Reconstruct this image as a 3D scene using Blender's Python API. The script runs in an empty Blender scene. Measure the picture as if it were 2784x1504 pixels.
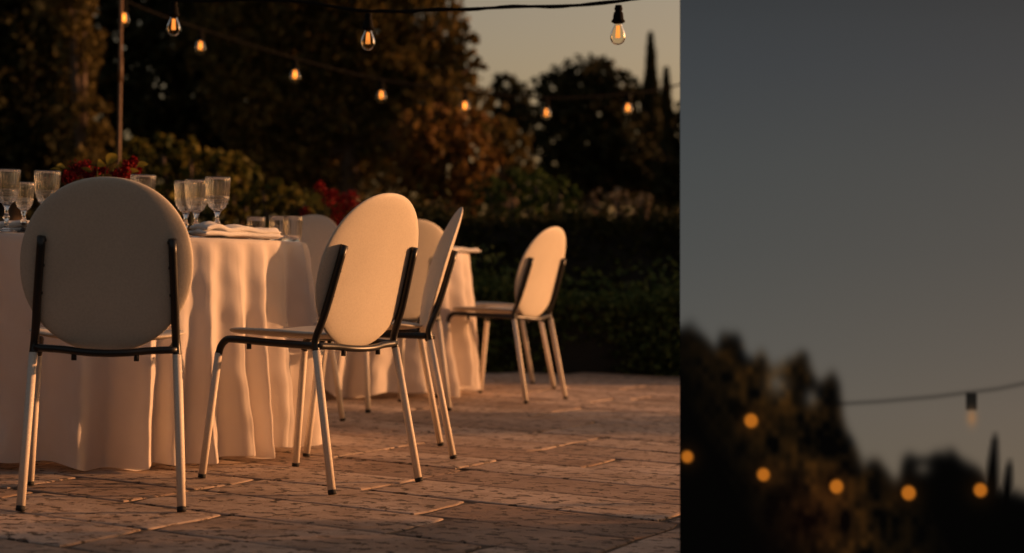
import bpy, math, random
import numpy as np
from mathutils import Vector, Matrix

random.seed(7)
RNG = np.random.default_rng(7)
sc = bpy.context.scene
COL = sc.collection
R = math.radians

# ------------------------------------------------------------------ camera
FPX, PX, PY = 4200.0, 855.0, 696.0          # focal length and principal point in a 2576 x 1392 frame
CAM_H, ROLL, PITCH = 0.68, 0.022, (696 - 668) / 4200.0
cam_data = bpy.data.cameras.new('camera')
cam = bpy.data.objects.new('camera', cam_data)
COL.objects.link(cam)
sc.camera = cam
cam_data.sensor_width = 36.0
cam_data.lens = 36.0 * FPX / 2576.0
cam_data.shift_x = (1288.0 - PX) / 2576.0
cam_data.clip_start, cam_data.clip_end = 0.05, 3000
cam.matrix_world = (Matrix.Translation((0, 0, CAM_H)) @ Matrix.Rotation(R(90) - PITCH, 4, 'X')
                    @ Matrix.Rotation(ROLL, 4, 'Z'))
cam_data.dof.use_dof = True
cam_data.dof.focus_distance = 5.0
cam_data.dof.aperture_fstop = 2.3

# ------------------------------------------------------------------ sky and sun
SUN_AZ, SUN_EL = 77.0, 9.0                  # azimuth clockwise from +Y
world = bpy.data.worlds.new('World')
sc.world = world
world.use_nodes = True
wn = world.node_tree
sky = wn.nodes.new('ShaderNodeTexSky')
sky.sky_type = 'NISHITA'
sky.sun_disc = False
sky.sun_elevation = R(SUN_EL)
sky.sun_rotation = R(SUN_AZ)
sky.dust_density = 3.0
tint = wn.nodes.new('ShaderNodeMix')
tint.data_type = 'RGBA'
tint.blend_type = 'MULTIPLY'
tint.inputs[0].default_value = 1.0
wn.links.new(sky.outputs[0], tint.inputs[6])
tint.inputs[7].default_value = (1.30, 0.90, 0.68, 1)     # warm white balance of the evening
wn.links.new(tint.outputs[2], wn.nodes['Background'].inputs[0])
wn.nodes['Background'].inputs[1].default_value = 0.108

sun_data = bpy.data.lights.new('sun', 'SUN')
sun_data.energy = 4.6
sun_data.angle = R(0.6)
sun_data.color = (1.0, 0.44, 0.175)
sun = bpy.data.objects.new('sun', sun_data)
COL.objects.link(sun)
az, el = R(SUN_AZ), R(SUN_EL)
SUN_DIR = Vector((math.sin(az) * math.cos(el), math.cos(az) * math.cos(el), math.sin(el)))
sun.rotation_euler = (-SUN_DIR).to_track_quat('-Z', 'Y').to_euler()

sc.view_settings.view_transform = 'Standard'
sc.view_settings.look = 'None'
sc.view_settings.gamma = 1.0
sc.view_settings.use_curve_mapping = False
sc.view_settings.exposure = 0.2
sc.render.engine = 'CYCLES'
sc.cycles.max_bounces = 10
sc.cycles.transparent_max_bounces = 16
sc.cycles.caustics_reflective = False
sc.cycles.caustics_refractive = False
sc.cycles.use_denoising = True


def ray(x, y):
    dx, dy = x - PX, y - PY
    c, s = math.cos(ROLL), math.sin(ROLL)
    ux, uy = c * dx + s * dy, -s * dx + c * dy
    cp, sp = math.cos(-PITCH), math.sin(-PITCH)
    return ux, cp * FPX - sp * -uy, sp * FPX + cp * -uy


def at(x, y, depth):
    """point on the ray through pixel (x, y) at a given distance in front of the camera"""
    a, b, c = ray(x, y)
    t = depth / b
    return Vector((a * t, depth, CAM_H + c * t))


# ------------------------------------------------------------------ helpers
def tag(o, label=None, cat=None, group=None, kind=None):
    if label: o['label'] = label
    if cat: o['category'] = cat
    if group: o['group'] = group
    if kind: o['kind'] = kind
    return o


def empty(name, loc=(0, 0, 0), rz=0.0):
    o = bpy.data.objects.new(name, None)
    o.empty_display_size = 0.1
    COL.objects.link(o)
    o.location = loc
    o.rotation_euler = (0, 0, rz)
    return o


def make_mesh(name, verts, faces, smooth=True):
    me = bpy.data.meshes.new(name)
    me.from_pydata([tuple(v) for v in verts], [], faces)
    if smooth:
        me.polygons.foreach_set('use_smooth', [True] * len(me.polygons))
    me.update()
    return me


def link(name, me, mat, parent=None, loc=None):
    o = bpy.data.objects.new(name, me)
    COL.objects.link(o)
    if mat is not None and len(me.materials) == 0:
        me.materials.append(mat)
    o.parent = parent
    if loc is not None:
        o.location = loc
    return o


def copy_tree(o, parent=None):
    c = o.copy()
    COL.objects.link(c)
    c.parent = parent
    for ch in o.children:
        copy_tree(ch, c)
    return c


class MB:
    def __init__(self):
        self.v, self.f = [], []

    def add(self, v, f):
        n = len(self.v)
        self.v += [tuple(p) for p in v]
        self.f += [tuple(i + n for i in q) for q in f]
        return self

    def box(self, a, b):
        (x0, y0, z0), (x1, y1, z1) = a, b
        v = [(x, y, z) for x in (x0, x1) for y in (y0, y1) for z in (z0, z1)]
        return self.add(v, [(0, 1, 3, 2), (4, 6, 7, 5), (0, 4, 5, 1), (2, 3, 7, 6), (0, 2, 6, 4), (1, 5, 7, 3)])

    def tube(self, pts, rad, seg=12, cap=True):
        pts = [Vector(p) for p in pts]
        n = len(pts)
        rad = [rad] * n if isinstance(rad, (int, float)) else rad
        tan = [(pts[min(i + 1, n - 1)] - pts[max(i - 1, 0)]).normalized() for i in range(n)]
        up = Vector((0, 0, 1)) if abs(tan[0].z) < 0.9 else Vector((1, 0, 0))
        u = tan[0].cross(up).normalized()
        v, f = [], []
        for i in range(n):
            u = (u - tan[i] * u.dot(tan[i])).normalized()
            w = tan[i].cross(u)
            for k in range(seg):
                a = 2 * math.pi * k / seg
                v.append(pts[i] + (u * math.cos(a) + w * math.sin(a)) * rad[i])
        for i in range(n - 1):
            for k in range(seg):
                k2 = (k + 1) % seg
                f.append((i * seg + k, i * seg + k2, (i + 1) * seg + k2, (i + 1) * seg + k))
        if cap:
            f.append(tuple(reversed(range(seg))))
            f.append(tuple((n - 1) * seg + k for k in range(seg)))
        return self.add(v, f)

    def lathe(self, prof, seg=32, ribs=None):
        v, f = [], []
        for (r, z) in prof:
            for k in range(seg):
                a = 2 * math.pi * k / seg
                rr = r + (ribs(a, z) if ribs else 0.0)
                v.append((rr * math.cos(a), rr * math.sin(a), z))
        n = len(prof)
        for i in range(n - 1):
            for k in range(seg):
                k2 = (k + 1) % seg
                f.append((i * seg + k, i * seg + k2, (i + 1) * seg + k2, (i + 1) * seg + k))
        f.append(tuple(reversed(range(seg))))
        f.append(tuple((n - 1) * seg + k for k in range(seg)))
        return self.add(v, f)

    def build(self, name, mat, parent=None, smooth=True, loc=None):
        return link(name, make_mesh(name, self.v, self.f, smooth), mat, parent, loc)


def smooth_path(pts, n=6):
    """Catmull-Rom through the points"""
    P = [Vector(p) for p in pts]
    P = [P[0] * 2 - P[1]] + P + [P[-1] * 2 - P[-2]]
    out = []
    for i in range(1, len(P) - 2):
        a, b, c, d = P[i - 1], P[i], P[i + 1], P[i + 2]
        for k in range(n):
            t = k / n
            out.append(0.5 * (2 * b + (c - a) * t + (2 * a - 5 * b + 4 * c - d) * t * t + (3 * b - a - 3 * c + d) * t ** 3))
    out.append(P[-2])
    return out


# ------------------------------------------------------------------ materials
def new_mat(name):
    m = bpy.data.materials.new(name)
    m.use_nodes = True
    nt = m.node_tree
    return m, nt, nt.nodes['Principled BSDF'], nt.nodes['Material Output']


def node(nt, kind, **kw):
    n = nt.nodes.new(kind)
    for k, v in kw.items():
        setattr(n, k, v)
    return n


def ramp(nt, stops):
    n = nt.nodes.new('ShaderNodeValToRGB')
    e = n.color_ramp.elements
    while len(e) < len(stops):
        e.new(0.5)
    for el_, (p, c) in zip(e, stops):
        el_.position = p
        el_.color = (*c, 1) if len(c) == 3 else c
    return n


def mixc(nt, fac, a, b, mode='MIX'):
    n = nt.nodes.new('ShaderNodeMix')
    n.data_type = 'RGBA'
    n.blend_type = mode
    for sock, val in ((0, fac), (6, a), (7, b)):
        if hasattr(val, 'default_value') or hasattr(val, 'links'):
            nt.links.new(val, n.inputs[sock])
        else:
            n.inputs[sock].default_value = val if sock == 0 else (*val, 1)
    return n.outputs[2]


def coated(name, col, rough, dirt=0.12, bump=0.05, metallic=0.0, scale=30.0):
    m, nt, b, out = new_mat(name)
    tc = node(nt, 'ShaderNodeTexCoord')
    no = node(nt, 'ShaderNodeTexNoise')
    no.inputs['Scale'].default_value = scale * 0.2
    no.inputs['Detail'].default_value = 6
    nt.links.new(tc.outputs['Object'], no.inputs['Vector'])
    dark = tuple(c * (1 - dirt) for c in col)
    r1 = ramp(nt, [(0.35, dark), (0.65, col)])
    nt.links.new(no.outputs['Fac'], r1.inputs[0])
    sp = node(nt, 'ShaderNodeTexNoise')
    sp.inputs['Scale'].default_value = scale * 6
    sp.inputs['Detail'].default_value = 3
    nt.links.new(tc.outputs['Object'], sp.inputs['Vector'])
    r2 = ramp(nt, [(0.32, (0.92, 0.915, 0.905)), (0.62, (1.02, 1.02, 1.015))])
    nt.links.new(sp.outputs['Fac'], r2.inputs[0])
    nt.links.new(mixc(nt, 1.0, r1.outputs[0], r2.outputs[0], 'MULTIPLY'), b.inputs['Base Color'])
    b.inputs['Roughness'].default_value = rough
    b.inputs['Metallic'].default_value = metallic
    bp = node(nt, 'ShaderNodeBump')
    bp.inputs['Strength'].default_value = bump
    bp.inputs['Distance'].default_value = 0.002
    nt.links.new(sp.outputs['Fac'], bp.inputs['Height'])
    nt.links.new(bp.outputs[0], b.inputs['Normal'])
    return m


def cloth_mat(name, col, transl=0.18):
    m, nt, b, out = new_mat(name)
    tc = node(nt, 'ShaderNodeTexCoord')
    no = node(nt, 'ShaderNodeTexNoise')
    no.inputs['Scale'].default_value = 9
    no.inputs['Detail'].default_value = 8
    nt.links.new(tc.outputs['Object'], no.inputs['Vector'])
    wv = node(nt, 'ShaderNodeTexNoise')
    wv.inputs['Scale'].default_value = 700
    wv.inputs['Detail'].default_value = 1
    nt.links.new(tc.outputs['Object'], wv.inputs['Vector'])
    r1 = ramp(nt, [(0.3, tuple(c * 0.93 for c in col)), (0.7, col)])
    nt.links.new(no.outputs['Fac'], r1.inputs[0])
    nt.links.new(r1.outputs[0], b.inputs['Base Color'])
    b.inputs['Roughness'].default_value = 0.9
    b.inputs['Specular IOR Level'].default_value = 0.1
    b.inputs['Sheen Weight'].default_value = 0.15
    bp = node(nt, 'ShaderNodeBump')
    bp.inputs['Strength'].default_value = 0.4
    bp.inputs['Distance'].default_value = 0.006
    ad = node(nt, 'ShaderNodeMath', operation='MULTIPLY_ADD')
    nt.links.new(wv.outputs['Fac'], ad.inputs[0])
    ad.inputs[1].default_value = 0.12
    nt.links.new(no.outputs['Fac'], ad.inputs[2])
    nt.links.new(ad.outputs[0], bp.inputs['Height'])
    nt.links.new(bp.outputs[0], b.inputs['Normal'])
    tr = node(nt, 'ShaderNodeBsdfTranslucent')
    tr.inputs[0].default_value = (*col, 1)
    mx = node(nt, 'ShaderNodeMixShader')
    mx.inputs[0].default_value = transl
    nt.links.new(b.outputs[0], mx.inputs[1])
    nt.links.new(tr.outputs[0], mx.inputs[2])
    nt.links.new(mx.outputs[0], out.inputs[0])
    return m


def leaf_mat(name, cols, transl=0.3, rough=0.55):
    m, nt, b, out = new_mat(name)
    ge = node(nt, 'ShaderNodeNewGeometry')
    n = len(cols)
    r1 = ramp(nt, [(i / max(1, n - 1), c) for i, c in enumerate(cols)])
    nt.links.new(ge.outputs['Random Per Island'], r1.inputs[0])
    nt.links.new(r1.outputs[0], b.inputs['Base Color'])
    b.inputs['Roughness'].default_value = 0.75
    b.inputs['Specular IOR Level'].default_value = 0.12
    tr = node(nt, 'ShaderNodeBsdfTranslucent')
    nt.links.new(r1.outputs[0], tr.inputs[0])
    mx = node(nt, 'ShaderNodeMixShader')
    mx.inputs[0].default_value = transl
    nt.links.new(b.outputs[0], mx.inputs[1])
    nt.links.new(tr.outputs[0], mx.inputs[2])
    nt.links.new(mx.outputs[0], out.inputs[0])
    return m


def bark_mat(name, col):
    m, nt, b, out = new_mat(name)
    tc = node(nt, 'ShaderNodeTexCoord')
    no = node(nt, 'ShaderNodeTexNoise')
    no.inputs['Scale'].default_value = 7
    no.inputs['Detail'].default_value = 8
    mp = node(nt, 'ShaderNodeMapping')
    mp.inputs['Scale'].default_value = (4, 4, 0.7)
    nt.links.new(tc.outputs['Object'], mp.inputs[0])
    nt.links.new(mp.outputs[0], no.inputs['Vector'])
    r1 = ramp(nt, [(0.3, tuple(c * 0.4 for c in col)), (0.7, col)])
    nt.links.new(no.outputs['Fac'], r1.inputs[0])
    nt.links.new(r1.outputs[0], b.inputs['Base Color'])
    b.inputs['Roughness'].default_value = 0.95
    bp = node(nt, 'ShaderNodeBump')
    bp.inputs['Strength'].default_value = 0.6
    nt.links.new(no.outputs['Fac'], bp.inputs['Height'])
    nt.links.new(bp.outputs[0], b.inputs['Normal'])
    return m


def stone_mat():
    m, nt, b, out = new_mat('travertine')
    ge = node(nt, 'ShaderNodeNewGeometry')
    oi = node(nt, 'ShaderNodeObjectInfo')
    L = nt.links

    def noise(scale, detail, vec, rough=0.6):
        n = node(nt, 'ShaderNodeTexNoise')
        n.inputs['Scale'].default_value = scale
        n.inputs['Detail'].default_value = detail
        n.inputs['Roughness'].default_value = rough
        L.new(vec, n.inputs['Vector'])
        return n.outputs['Fac']
    # stretch along the bedding direction of each course
    mp = node(nt, 'ShaderNodeMapping')
    mp.inputs['Rotation'].default_value = (0, 0, R(32))
    mp.inputs['Scale'].default_value = (1.0, 1.25, 1.0)
    L.new(ge.outputs['Position'], mp.inputs[0])
    per = node(nt, 'ShaderNodeVectorMath', operation='ADD')
    L.new(mp.outputs[0], per.inputs[0])
    sc_ = node(nt, 'ShaderNodeVectorMath', operation='SCALE')
    L.new(oi.outputs['Location'], sc_.inputs[0])
    sc_.inputs['Scale'].default_value = 3.7
    L.new(sc_.outputs[0], per.inputs[1])
    big = noise(2.2, 5, per.outputs[0])
    mid = noise(14, 8, per.outputs[0], 0.7)
    pit = noise(21, 5, per.outputs[0], 0.62)
    fine = noise(120, 4, ge.outputs['Position'], 0.7)
    where = noise(5.0, 3, per.outputs[0])
    base = ramp(nt, [(0.25, (0.35, 0.27, 0.22)), (0.5, (0.46, 0.375, 0.32)), (0.75, (0.53, 0.455, 0.40))])
    L.new(mid, base.inputs[0])
    tone = ramp(nt, [(0.0, (0.66, 0.57, 0.50)), (0.35, (0.92, 0.87, 0.82)), (0.7, (1.0, 0.98, 0.95)), (1.0, (1.22, 1.18, 1.14))])
    L.new(oi.outputs['Random'], tone.inputs[0])
    c1 = mixc(nt, 1.0, base.outputs[0], tone.outputs[0], 'MULTIPLY')
    bigr = ramp(nt, [(0.32, (0.62, 0.54, 0.46)), (0.6, (1.08, 1.05, 1.02))])
    L.new(big, bigr.inputs[0])
    c2 = mixc(nt, 1.0, c1, bigr.outputs[0], 'MULTIPLY')
    # travertine pits
    pr = ramp(nt, [(0.41, (1, 1, 1)), (0.445, (0, 0, 0))])
    L.new(pit, pr.inputs[0])
    wr = ramp(nt, [(0.36, (0, 0, 0)), (0.50, (1, 1, 1))])
    L.new(where, wr.inputs[0])
    pm = node(nt, 'ShaderNodeMath', operation='MULTIPLY')
    L.new(pr.outputs[0], pm.inputs[0])
    L.new(wr.outputs[0], pm.inputs[1])
    c3 = mixc(nt, pm.outputs[0], c2, (0.06, 0.04, 0.028))
    fr = ramp(nt, [(0.25, (0.72, 0.70, 0.68)), (0.55, (1, 1, 1))])
    L.new(fine, fr.inputs[0])
    c4 = mixc(nt, 1.0, c3, fr.outputs[0], 'MULTIPLY')
    L.new(c4, b.inputs['Base Color'])
    rr = node(nt, 'ShaderNodeMapRange')
    L.new(mid, rr.inputs[0])
    rr.inputs['To Min'].default_value = 0.62
    rr.inputs['To Max'].default_value = 0.9
    L.new(rr.outputs[0], b.inputs['Roughness'])
    # relief
    h1 = node(nt, 'ShaderNodeMath', operation='MULTIPLY_ADD')
    L.new(pm.outputs[0], h1.inputs[0])
    h1.inputs[1].default_value = -0.9
    h2 = node(nt, 'ShaderNodeMath', operation='MULTIPLY_ADD')
    L.new(mid, h2.inputs[0])
    h2.inputs[1].default_value = 0.45
    h3 = node(nt, 'ShaderNodeMath', operation='MULTIPLY')
    L.new(fine, h3.inputs[0])
    h3.inputs[1].default_value = 0.16
    L.new(h3.outputs[0], h2.inputs[2])
    L.new(h2.outputs[0], h1.inputs[2])
    bp = node(nt, 'ShaderNodeBump')
    bp.inputs['Strength'].default_value = 1.0
    bp.inputs['Distance'].default_value = 0.011
    L.new(h1.outputs[0], bp.inputs['Height'])
    L.new(bp.outputs[0], b.inputs['Normal'])
    return m


def soil_mat(name, c0, c1, scale):
    m, nt, b, out = new_mat(name)
    ge = node(nt, 'ShaderNodeNewGeometry')
    no = node(nt, 'ShaderNodeTexNoise')
    no.inputs['Scale'].default_value = scale
    no.inputs['Detail'].default_value = 8
    nt.links.new(ge.outputs['Position'], no.inputs['Vector'])
    r1 = ramp(nt, [(0.3, c0), (0.7, c1)])
    nt.links.new(no.outputs['Fac'], r1.inputs[0])
    nt.links.new(r1.outputs[0], b.inputs['Base Color'])
    b.inputs['Roughness'].default_value = 0.95
    bp = node(nt, 'ShaderNodeBump')
    bp.inputs['Strength'].default_value = 0.8
    nt.links.new(no.outputs['Fac'], bp.inputs['Height'])
    nt.links.new(bp.outputs[0], b.inputs['Normal'])
    return m


def glass_mat(name, haze=0.10, col=(1, 1, 1)):
    m, nt, b, out = new_mat(name)
    b.inputs['Base Color'].default_value = (*col, 1)
    b.inputs['Roughness'].default_value = 0.02
    b.inputs['IOR'].default_value = 1.5 if haze else 1.14
    b.inputs['Transmission Weight'].default_value = 1.0
    if haze:
        df = node(nt, 'ShaderNodeBsdfDiffuse')
        df.inputs[0].default_value = (0.85, 0.83, 0.8, 1)
        tl = node(nt, 'ShaderNodeBsdfTranslucent')
        tl.inputs[0].default_value = (0.85, 0.83, 0.8, 1)
        m0 = node(nt, 'ShaderNodeMixShader')
        m0.inputs[0].default_value = 0.5
        nt.links.new(df.outputs[0], m0.inputs[1])
        nt.links.new(tl.outputs[0], m0.inputs[2])
        mx = node(nt, 'ShaderNodeMixShader')
        mx.inputs[0].default_value = haze
        nt.links.new(b.outputs[0], mx.inputs[1])
        nt.links.new(m0.outputs[0], mx.inputs[2])
        nt.links.new(mx.outputs[0], out.inputs[0])
    return m


def emit_mat(name, col, strength):
    m, nt, b, out = new_mat(name)
    b.inputs['Base Color'].default_value = (*col, 1)
    b.inputs['Emission Color'].default_value = (*col, 1)
    b.inputs['Emission Strength'].default_value = strength
    return m


M_SHELL = coated('cream_powder_coat', (0.60, 0.54, 0.45), 0.6, dirt=0.07, bump=0.10)
M_LEG = coated('pale_powder_coat', (0.80, 0.71, 0.60), 0.65, dirt=0.08, bump=0.04)
M_BLACK = coated('black_gloss_tube', (0.010, 0.009, 0.008), 0.38, dirt=0.3, bump=0.05)
M_RUBBER = coated('black_rubber', (0.012, 0.012, 0.012), 0.8)
M_CLOTH = cloth_mat('white_linen', (0.90, 0.82, 0.75), 0.36)
M_NAPKIN = cloth_mat('napkin_linen', (0.80, 0.78, 0.75), 0.15)
M_WOOD = coated('table_wood', (0.22, 0.13, 0.07), 0.6)
M_STONE = stone_mat()
M_MORTAR = soil_mat('dark_mortar', (0.035, 0.025, 0.018), (0.12, 0.085, 0.062), 25)
M_SOIL = soil_mat('dry_soil', (0.05, 0.045, 0.02), (0.10, 0.08, 0.04), 3)
M_HILL = soil_mat('wooded_hill', (0.015, 0.017, 0.008), (0.035, 0.032, 0.014), 0.8)
M_CRYSTAL = glass_mat('cut_crystal', 0.025)
M_BULB = glass_mat('bulb_glass', 0.0, (1.0, 0.90, 0.74))
M_FIL = emit_mat('glowing_filament', (1.0, 0.36, 0.07), 0.95)
M_FIL_FAR = emit_mat('glowing_filament_bright', (1.0, 0.34, 0.05), 3.0)
M_CABLE = coated('black_cable', (0.008, 0.007, 0.006), 0.8)
M_CABLE.node_tree.nodes['Principled BSDF'].inputs['Specular IOR Level'].default_value = 0.05
M_POLE = coated('rusty_pole', (0.17, 0.09, 0.04), 0.65, dirt=0.4)
M_RED = leaf_mat('crimson_petals', [(0.08, 0.003, 0.005), (0.16, 0.005, 0.008), (0.28, 0.012, 0.012)], 0.2)
M_FLEAF = leaf_mat('yellow_green_leaves', [(0.10, 0.10, 0.02), (0.20, 0.17, 0.03), (0.30, 0.22, 0.05)], 0.4)
M_STEM = leaf_mat('plant_stem', [(0.05, 0.06, 0.02), (0.09, 0.09, 0.03)], 0.0)
M_BARK = bark_mat('bark', (0.12, 0.08, 0.055))
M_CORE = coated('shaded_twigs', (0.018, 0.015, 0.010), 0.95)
M_VASE = coated('glazed_vase', (0.45, 0.38, 0.30), 0.3)

LEAF_OAK = leaf_mat('rust_green_leaves', [(0.035, 0.036, 0.012), (0.09, 0.068, 0.02), (0.17, 0.115, 0.032), (0.06, 0.05, 0.016)], 0.3)
LEAF_RED = leaf_mat('reddish_leaves', [(0.07, 0.03, 0.014), (0.15, 0.075, 0.022), (0.22, 0.13, 0.032), (0.06, 0.038, 0.015)], 0.35)
LEAF_DARK = leaf_mat('dark_evergreen_leaves', [(0.010, 0.013, 0.006), (0.028, 0.030, 0.012), (0.045, 0.038, 0.014)], 0.15)
LEAF_OLIVE = leaf_mat('olive_brown_leaves', [(0.05, 0.044, 0.016), (0.13, 0.095, 0.028), (0.08, 0.062, 0.02)], 0.3)
LEAF_SHRUB = leaf_mat('yellow_green_shrub_leaves', [(0.03, 0.04, 0.010), (0.08, 0.085, 0.016), (0.19, 0.15, 0.03), (0.035, 0.04, 0.01)], 0.3)
LEAF_HEDGE = leaf_mat('deep_green_hedge_leaves', [(0.03, 0.045, 0.014), (0.07, 0.10, 0.028), (0.11, 0.125, 0.035)], 0.25)
LEAF_BOX = leaf_mat('clipped_hedge_leaves', [(0.015, 0.018, 0.006), (0.03, 0.033, 0.01), (0.06, 0.05, 0.014)], 0.2)
LEAF_GRASSY = leaf_mat('fresh_green_leaves', [(0.03, 0.05, 0.015), (0.05, 0.08, 0.02)], 0.3)
LEAF_SILVER = leaf_mat('silvery_leaves', [(0.14, 0.125, 0.09), (0.22, 0.19, 0.145), (0.08, 0.075, 0.05)], 0.2)

# ------------------------------------------------------------------ ground and terrace
g = MB()
g.add([(-900, -200, -0.08), (900, -200, -0.08), (900, 1500, -0.08), (-900, 1500, -0.08)], [(0, 1, 2, 3)])
tag(g.build('ground', M_SOIL, smooth=False), kind='structure')

terrace = MB().box((-6.5, -3.0, -0.07), (7.6, 11.05, -0.0055)).build('terrace', M_MORTAR, smooth=False)
tag(terrace, kind='structure')

A0 = R(-32)
TV, NV = Vector((math.cos(A0), math.sin(A0), 0)), Vector((-math.sin(A0), math.cos(A0), 0))
COURSE = 0.335
slabs = []
rs = random.Random(3)
k0 = 3.68
for k in range(-26, 36, 2):
    n0 = k0 + k * COURSE
    t = -14 + rs.random() * 0.5
    while t < 11:
        if rs.random() < 0.42:                       # one deep slab across both courses
            ln = rs.uniform(0.55, 1.0)
            cells = [(t, ln, 0, 2)]
        else:                                        # two courses broken separately
            ln = rs.uniform(0.9, 1.9)
            cells = []
            for row in (0, 1):
                u = 0.0
                while u < ln - 1e-6:
                    w_ = rs.uniform(0.42, 0.88)
                    if ln - u - w_ < 0.42:
                        w_ = ln - u
                    cells.append((t + u, w_, row, 1))
                    u += w_
        for (tt_, w_, row, hgt) in cells:
            c = TV * (tt_ + w_ / 2) + NV * (n0 + COURSE * (row + hgt / 2))
            if -6.4 < c.x < 7.5 and -2.6 < c.y < 10.9:
                slabs.append((c, w_, hgt))
        t += ln


def slab_mesh(ln, hgt):
    """an irregular tumbled slab: wobbling edge, worn bevel, slightly dished top"""
    gap = 0.0062
    hx, hy = ln / 2 - gap, COURSE * hgt / 2 - gap
    per = []
    nx, ny = 6, 4
    for i in range(nx): per.append((-hx + 2 * hx * i / nx, -hy))
    for i in range(ny): per.append((hx, -hy + 2 * hy * i / ny))
    for i in range(nx): per.append((hx - 2 * hx * i / nx, hy))
    for i in range(ny): per.append((-hx, hy - 2 * hy * i / ny))
    v, n = [], len(per)
    jit = []
    for i, (x, y) in enumerate(per):
        corner = abs(abs(x) - hx) < 1e-6 and abs(abs(y) - hy) < 1e-6
        w = rs.uniform(-0.0055, 0.005) + (rs.uniform(0.004, 0.014) if corner else 0) + (rs.uniform(0.004, 0.012) if rs.random() < 0.10 else 0)
        l = math.hypot(x, y)
        jit.append((x - x / l * w, y - y / l * w))
    tx, ty = rs.gauss(0, 0.0009), rs.gauss(0, 0.0014)
    dz = rs.gauss(0, 0.0005)
    top = lambda x, y: dz + tx * x + ty * y
    rings = ((1.0, -0.05), (1.0, -0.0030), (1.0 - 0.005 / hy, -0.0006), (1 - 0.03 / hy, 0.0004))
    for s, z in rings:
        for (x, y) in jit:
            ins_ = (1 - s) * hy
            xx, yy = x - math.copysign(ins_, x) * min(1, abs(x) / (hx * 0.5)), y - math.copysign(ins_, y) * min(1, abs(y) / (hy * 0.5))
            v.append((xx, yy, z + (top(xx, yy) if z > -0.04 else 0)))
    f = []
    for r_ in range(len(rings) - 1):
        for i in range(n):
            j = (i + 1) % n
            f.append((r_ * n + i, r_ * n + j, (r_ + 1) * n + j, (r_ + 1) * n + i))
    f.append(tuple((len(rings) - 1) * n + i for i in range(n)))
    return v, f


def in_view(c):
    return c.y > 3.7 and -0.235 * c.y - 0.3 < c.x < 0.235 * c.y + 0.3


seen = sorted([s for s in slabs if in_view(s[0])], key=lambda s: s[0].y)
near, rest = seen[:296], seen[296:] + [s for s in slabs if not in_view(s[0])]
for c, ln, hg in near:
    v, f = slab_mesh(ln, hg)
    o = link('paving_slab', make_mesh('paving_slab', v, f, False), M_STONE, terrace, c)
    o.rotation_euler = (0, 0, A0)
mb = MB()
rot = Matrix.Rotation(A0, 3, 'Z')
for c, ln, hg in rest:
    v, f = slab_mesh(ln, hg)
    mb.add([rot @ Vector(p) + c for p in v], f)
tag(mb.build('paving_slabs_beyond', M_STONE, terrace, smooth=False), kind='stuff')


# ------------------------------------------------------------------ foliage
def leaves_mesh(name, P, size, flat=None, aspect=0.55, up=0.0):
    """one diamond leaf at every point of P (n x 3)"""
    n = len(P)
    d = RNG.normal(size=(n, 3))
    d[:, 2] += up
    d /= np.linalg.norm(d, axis=1)[:, None]
    e = RNG.normal(size=(n, 3))
    e -= d * (d * e).sum(1)[:, None]
    e /= np.linalg.norm(e, axis=1)[:, None]
    s = size * RNG.uniform(0.6, 1.4, size=(n, 1))
    nn = np.cross(d, e)
    V = np.stack([P - d * s * 0.5, P + e * s * aspect * 0.5 + nn * s * 0.08, P + d * s * 0.5, P - e * s * aspect * 0.5 + nn * s * 0.08], 1).reshape(-1, 3)
    me = bpy.data.meshes.new(name)
    me.vertices.add(4 * n)
    me.vertices.foreach_set('co', V.astype(np.float32).ravel())
    me.loops.add(4 * n)
    me.loops.foreach_set('vertex_index', np.arange(4 * n, dtype=np.int32))
    me.polygons.add(n)
    me.polygons.foreach_set('loop_start', np.arange(0, 4 * n, 4, dtype=np.int32))
    me.update(calc_edges=True)
    me.validate()
    return me


def blob(n, c, r, shell=0.45):
    """points spread through an ellipsoid, denser towards its skin, in small sprays"""
    m = max(1, n // 9)
    d = RNG.normal(size=(m, 3))
    d /= np.linalg.norm(d, axis=1)[:, None]
    rad = (shell + (1 - shell) * RNG.random((m, 1)) ** 0.6) * RNG.uniform(0.8, 1.12, (m, 1))
    base = d * rad
    pts = np.repeat(base, 9, 0) + RNG.normal(size=(m * 9, 3)) * 0.085
    return np.array(c)[None] + pts * np.array(r)[None]


def tree(name, label, clumps, base, height, leaf, size, trunk_r=0.16, density=1.0, group=None, cat='tree'):
    """clumps: (centre Vector, (rx, ry, rz)); base: trunk foot"""
    root = empty(name, base)
    b = Vector(base)
    pts, lim = [], MB()
    top = max(c.z + r[2] * 0.4 for c, r in clumps)
    cx = sum(c.x for c, r in clumps) / len(clumps)
    cy = sum(c.y for c, r in clumps) / len(clumps)
    path = smooth_path([(0, 0, -0.1), ((cx - b.x) * 0.25, (cy - b.y) * 0.2, (top - b.z) * 0.35), ((cx - b.x) * 0.8, (cy - b.y) * 0.8, (top - b.z) * 0.9)], 5)
    lim.tube(path, [trunk_r * (1 - 0.8 * i / (len(path) - 1)) for i in range(len(path))], 10)
    for c, r in clumps:
        vol = (r[0] * r[1] + r[0] * r[2] + r[1] * r[2])
        n = int(density * vol / (size * size) * 20)
        pts.append(blob(max(60, n), c - b, r))
        s = path[min(len(path) - 2, max(1, int(len(path) * 0.55)))]
        e = c - b
        mid = (s + e) / 2 + Vector((0, 0, -0.08 * (e - s).length))
        lp = smooth_path([s, mid, e], 3)
        lim.tube(lp, [trunk_r * 0.4 * (1 - 0.75 * i / (len(lp) - 1)) for i in range(len(lp))], 6)
    lim.build('trunk', M_BARK, root)
    link('crown', leaves_mesh('crown', np.concatenate(pts), size), leaf, root)
    tag(root, label, cat, group)
    return root


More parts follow.
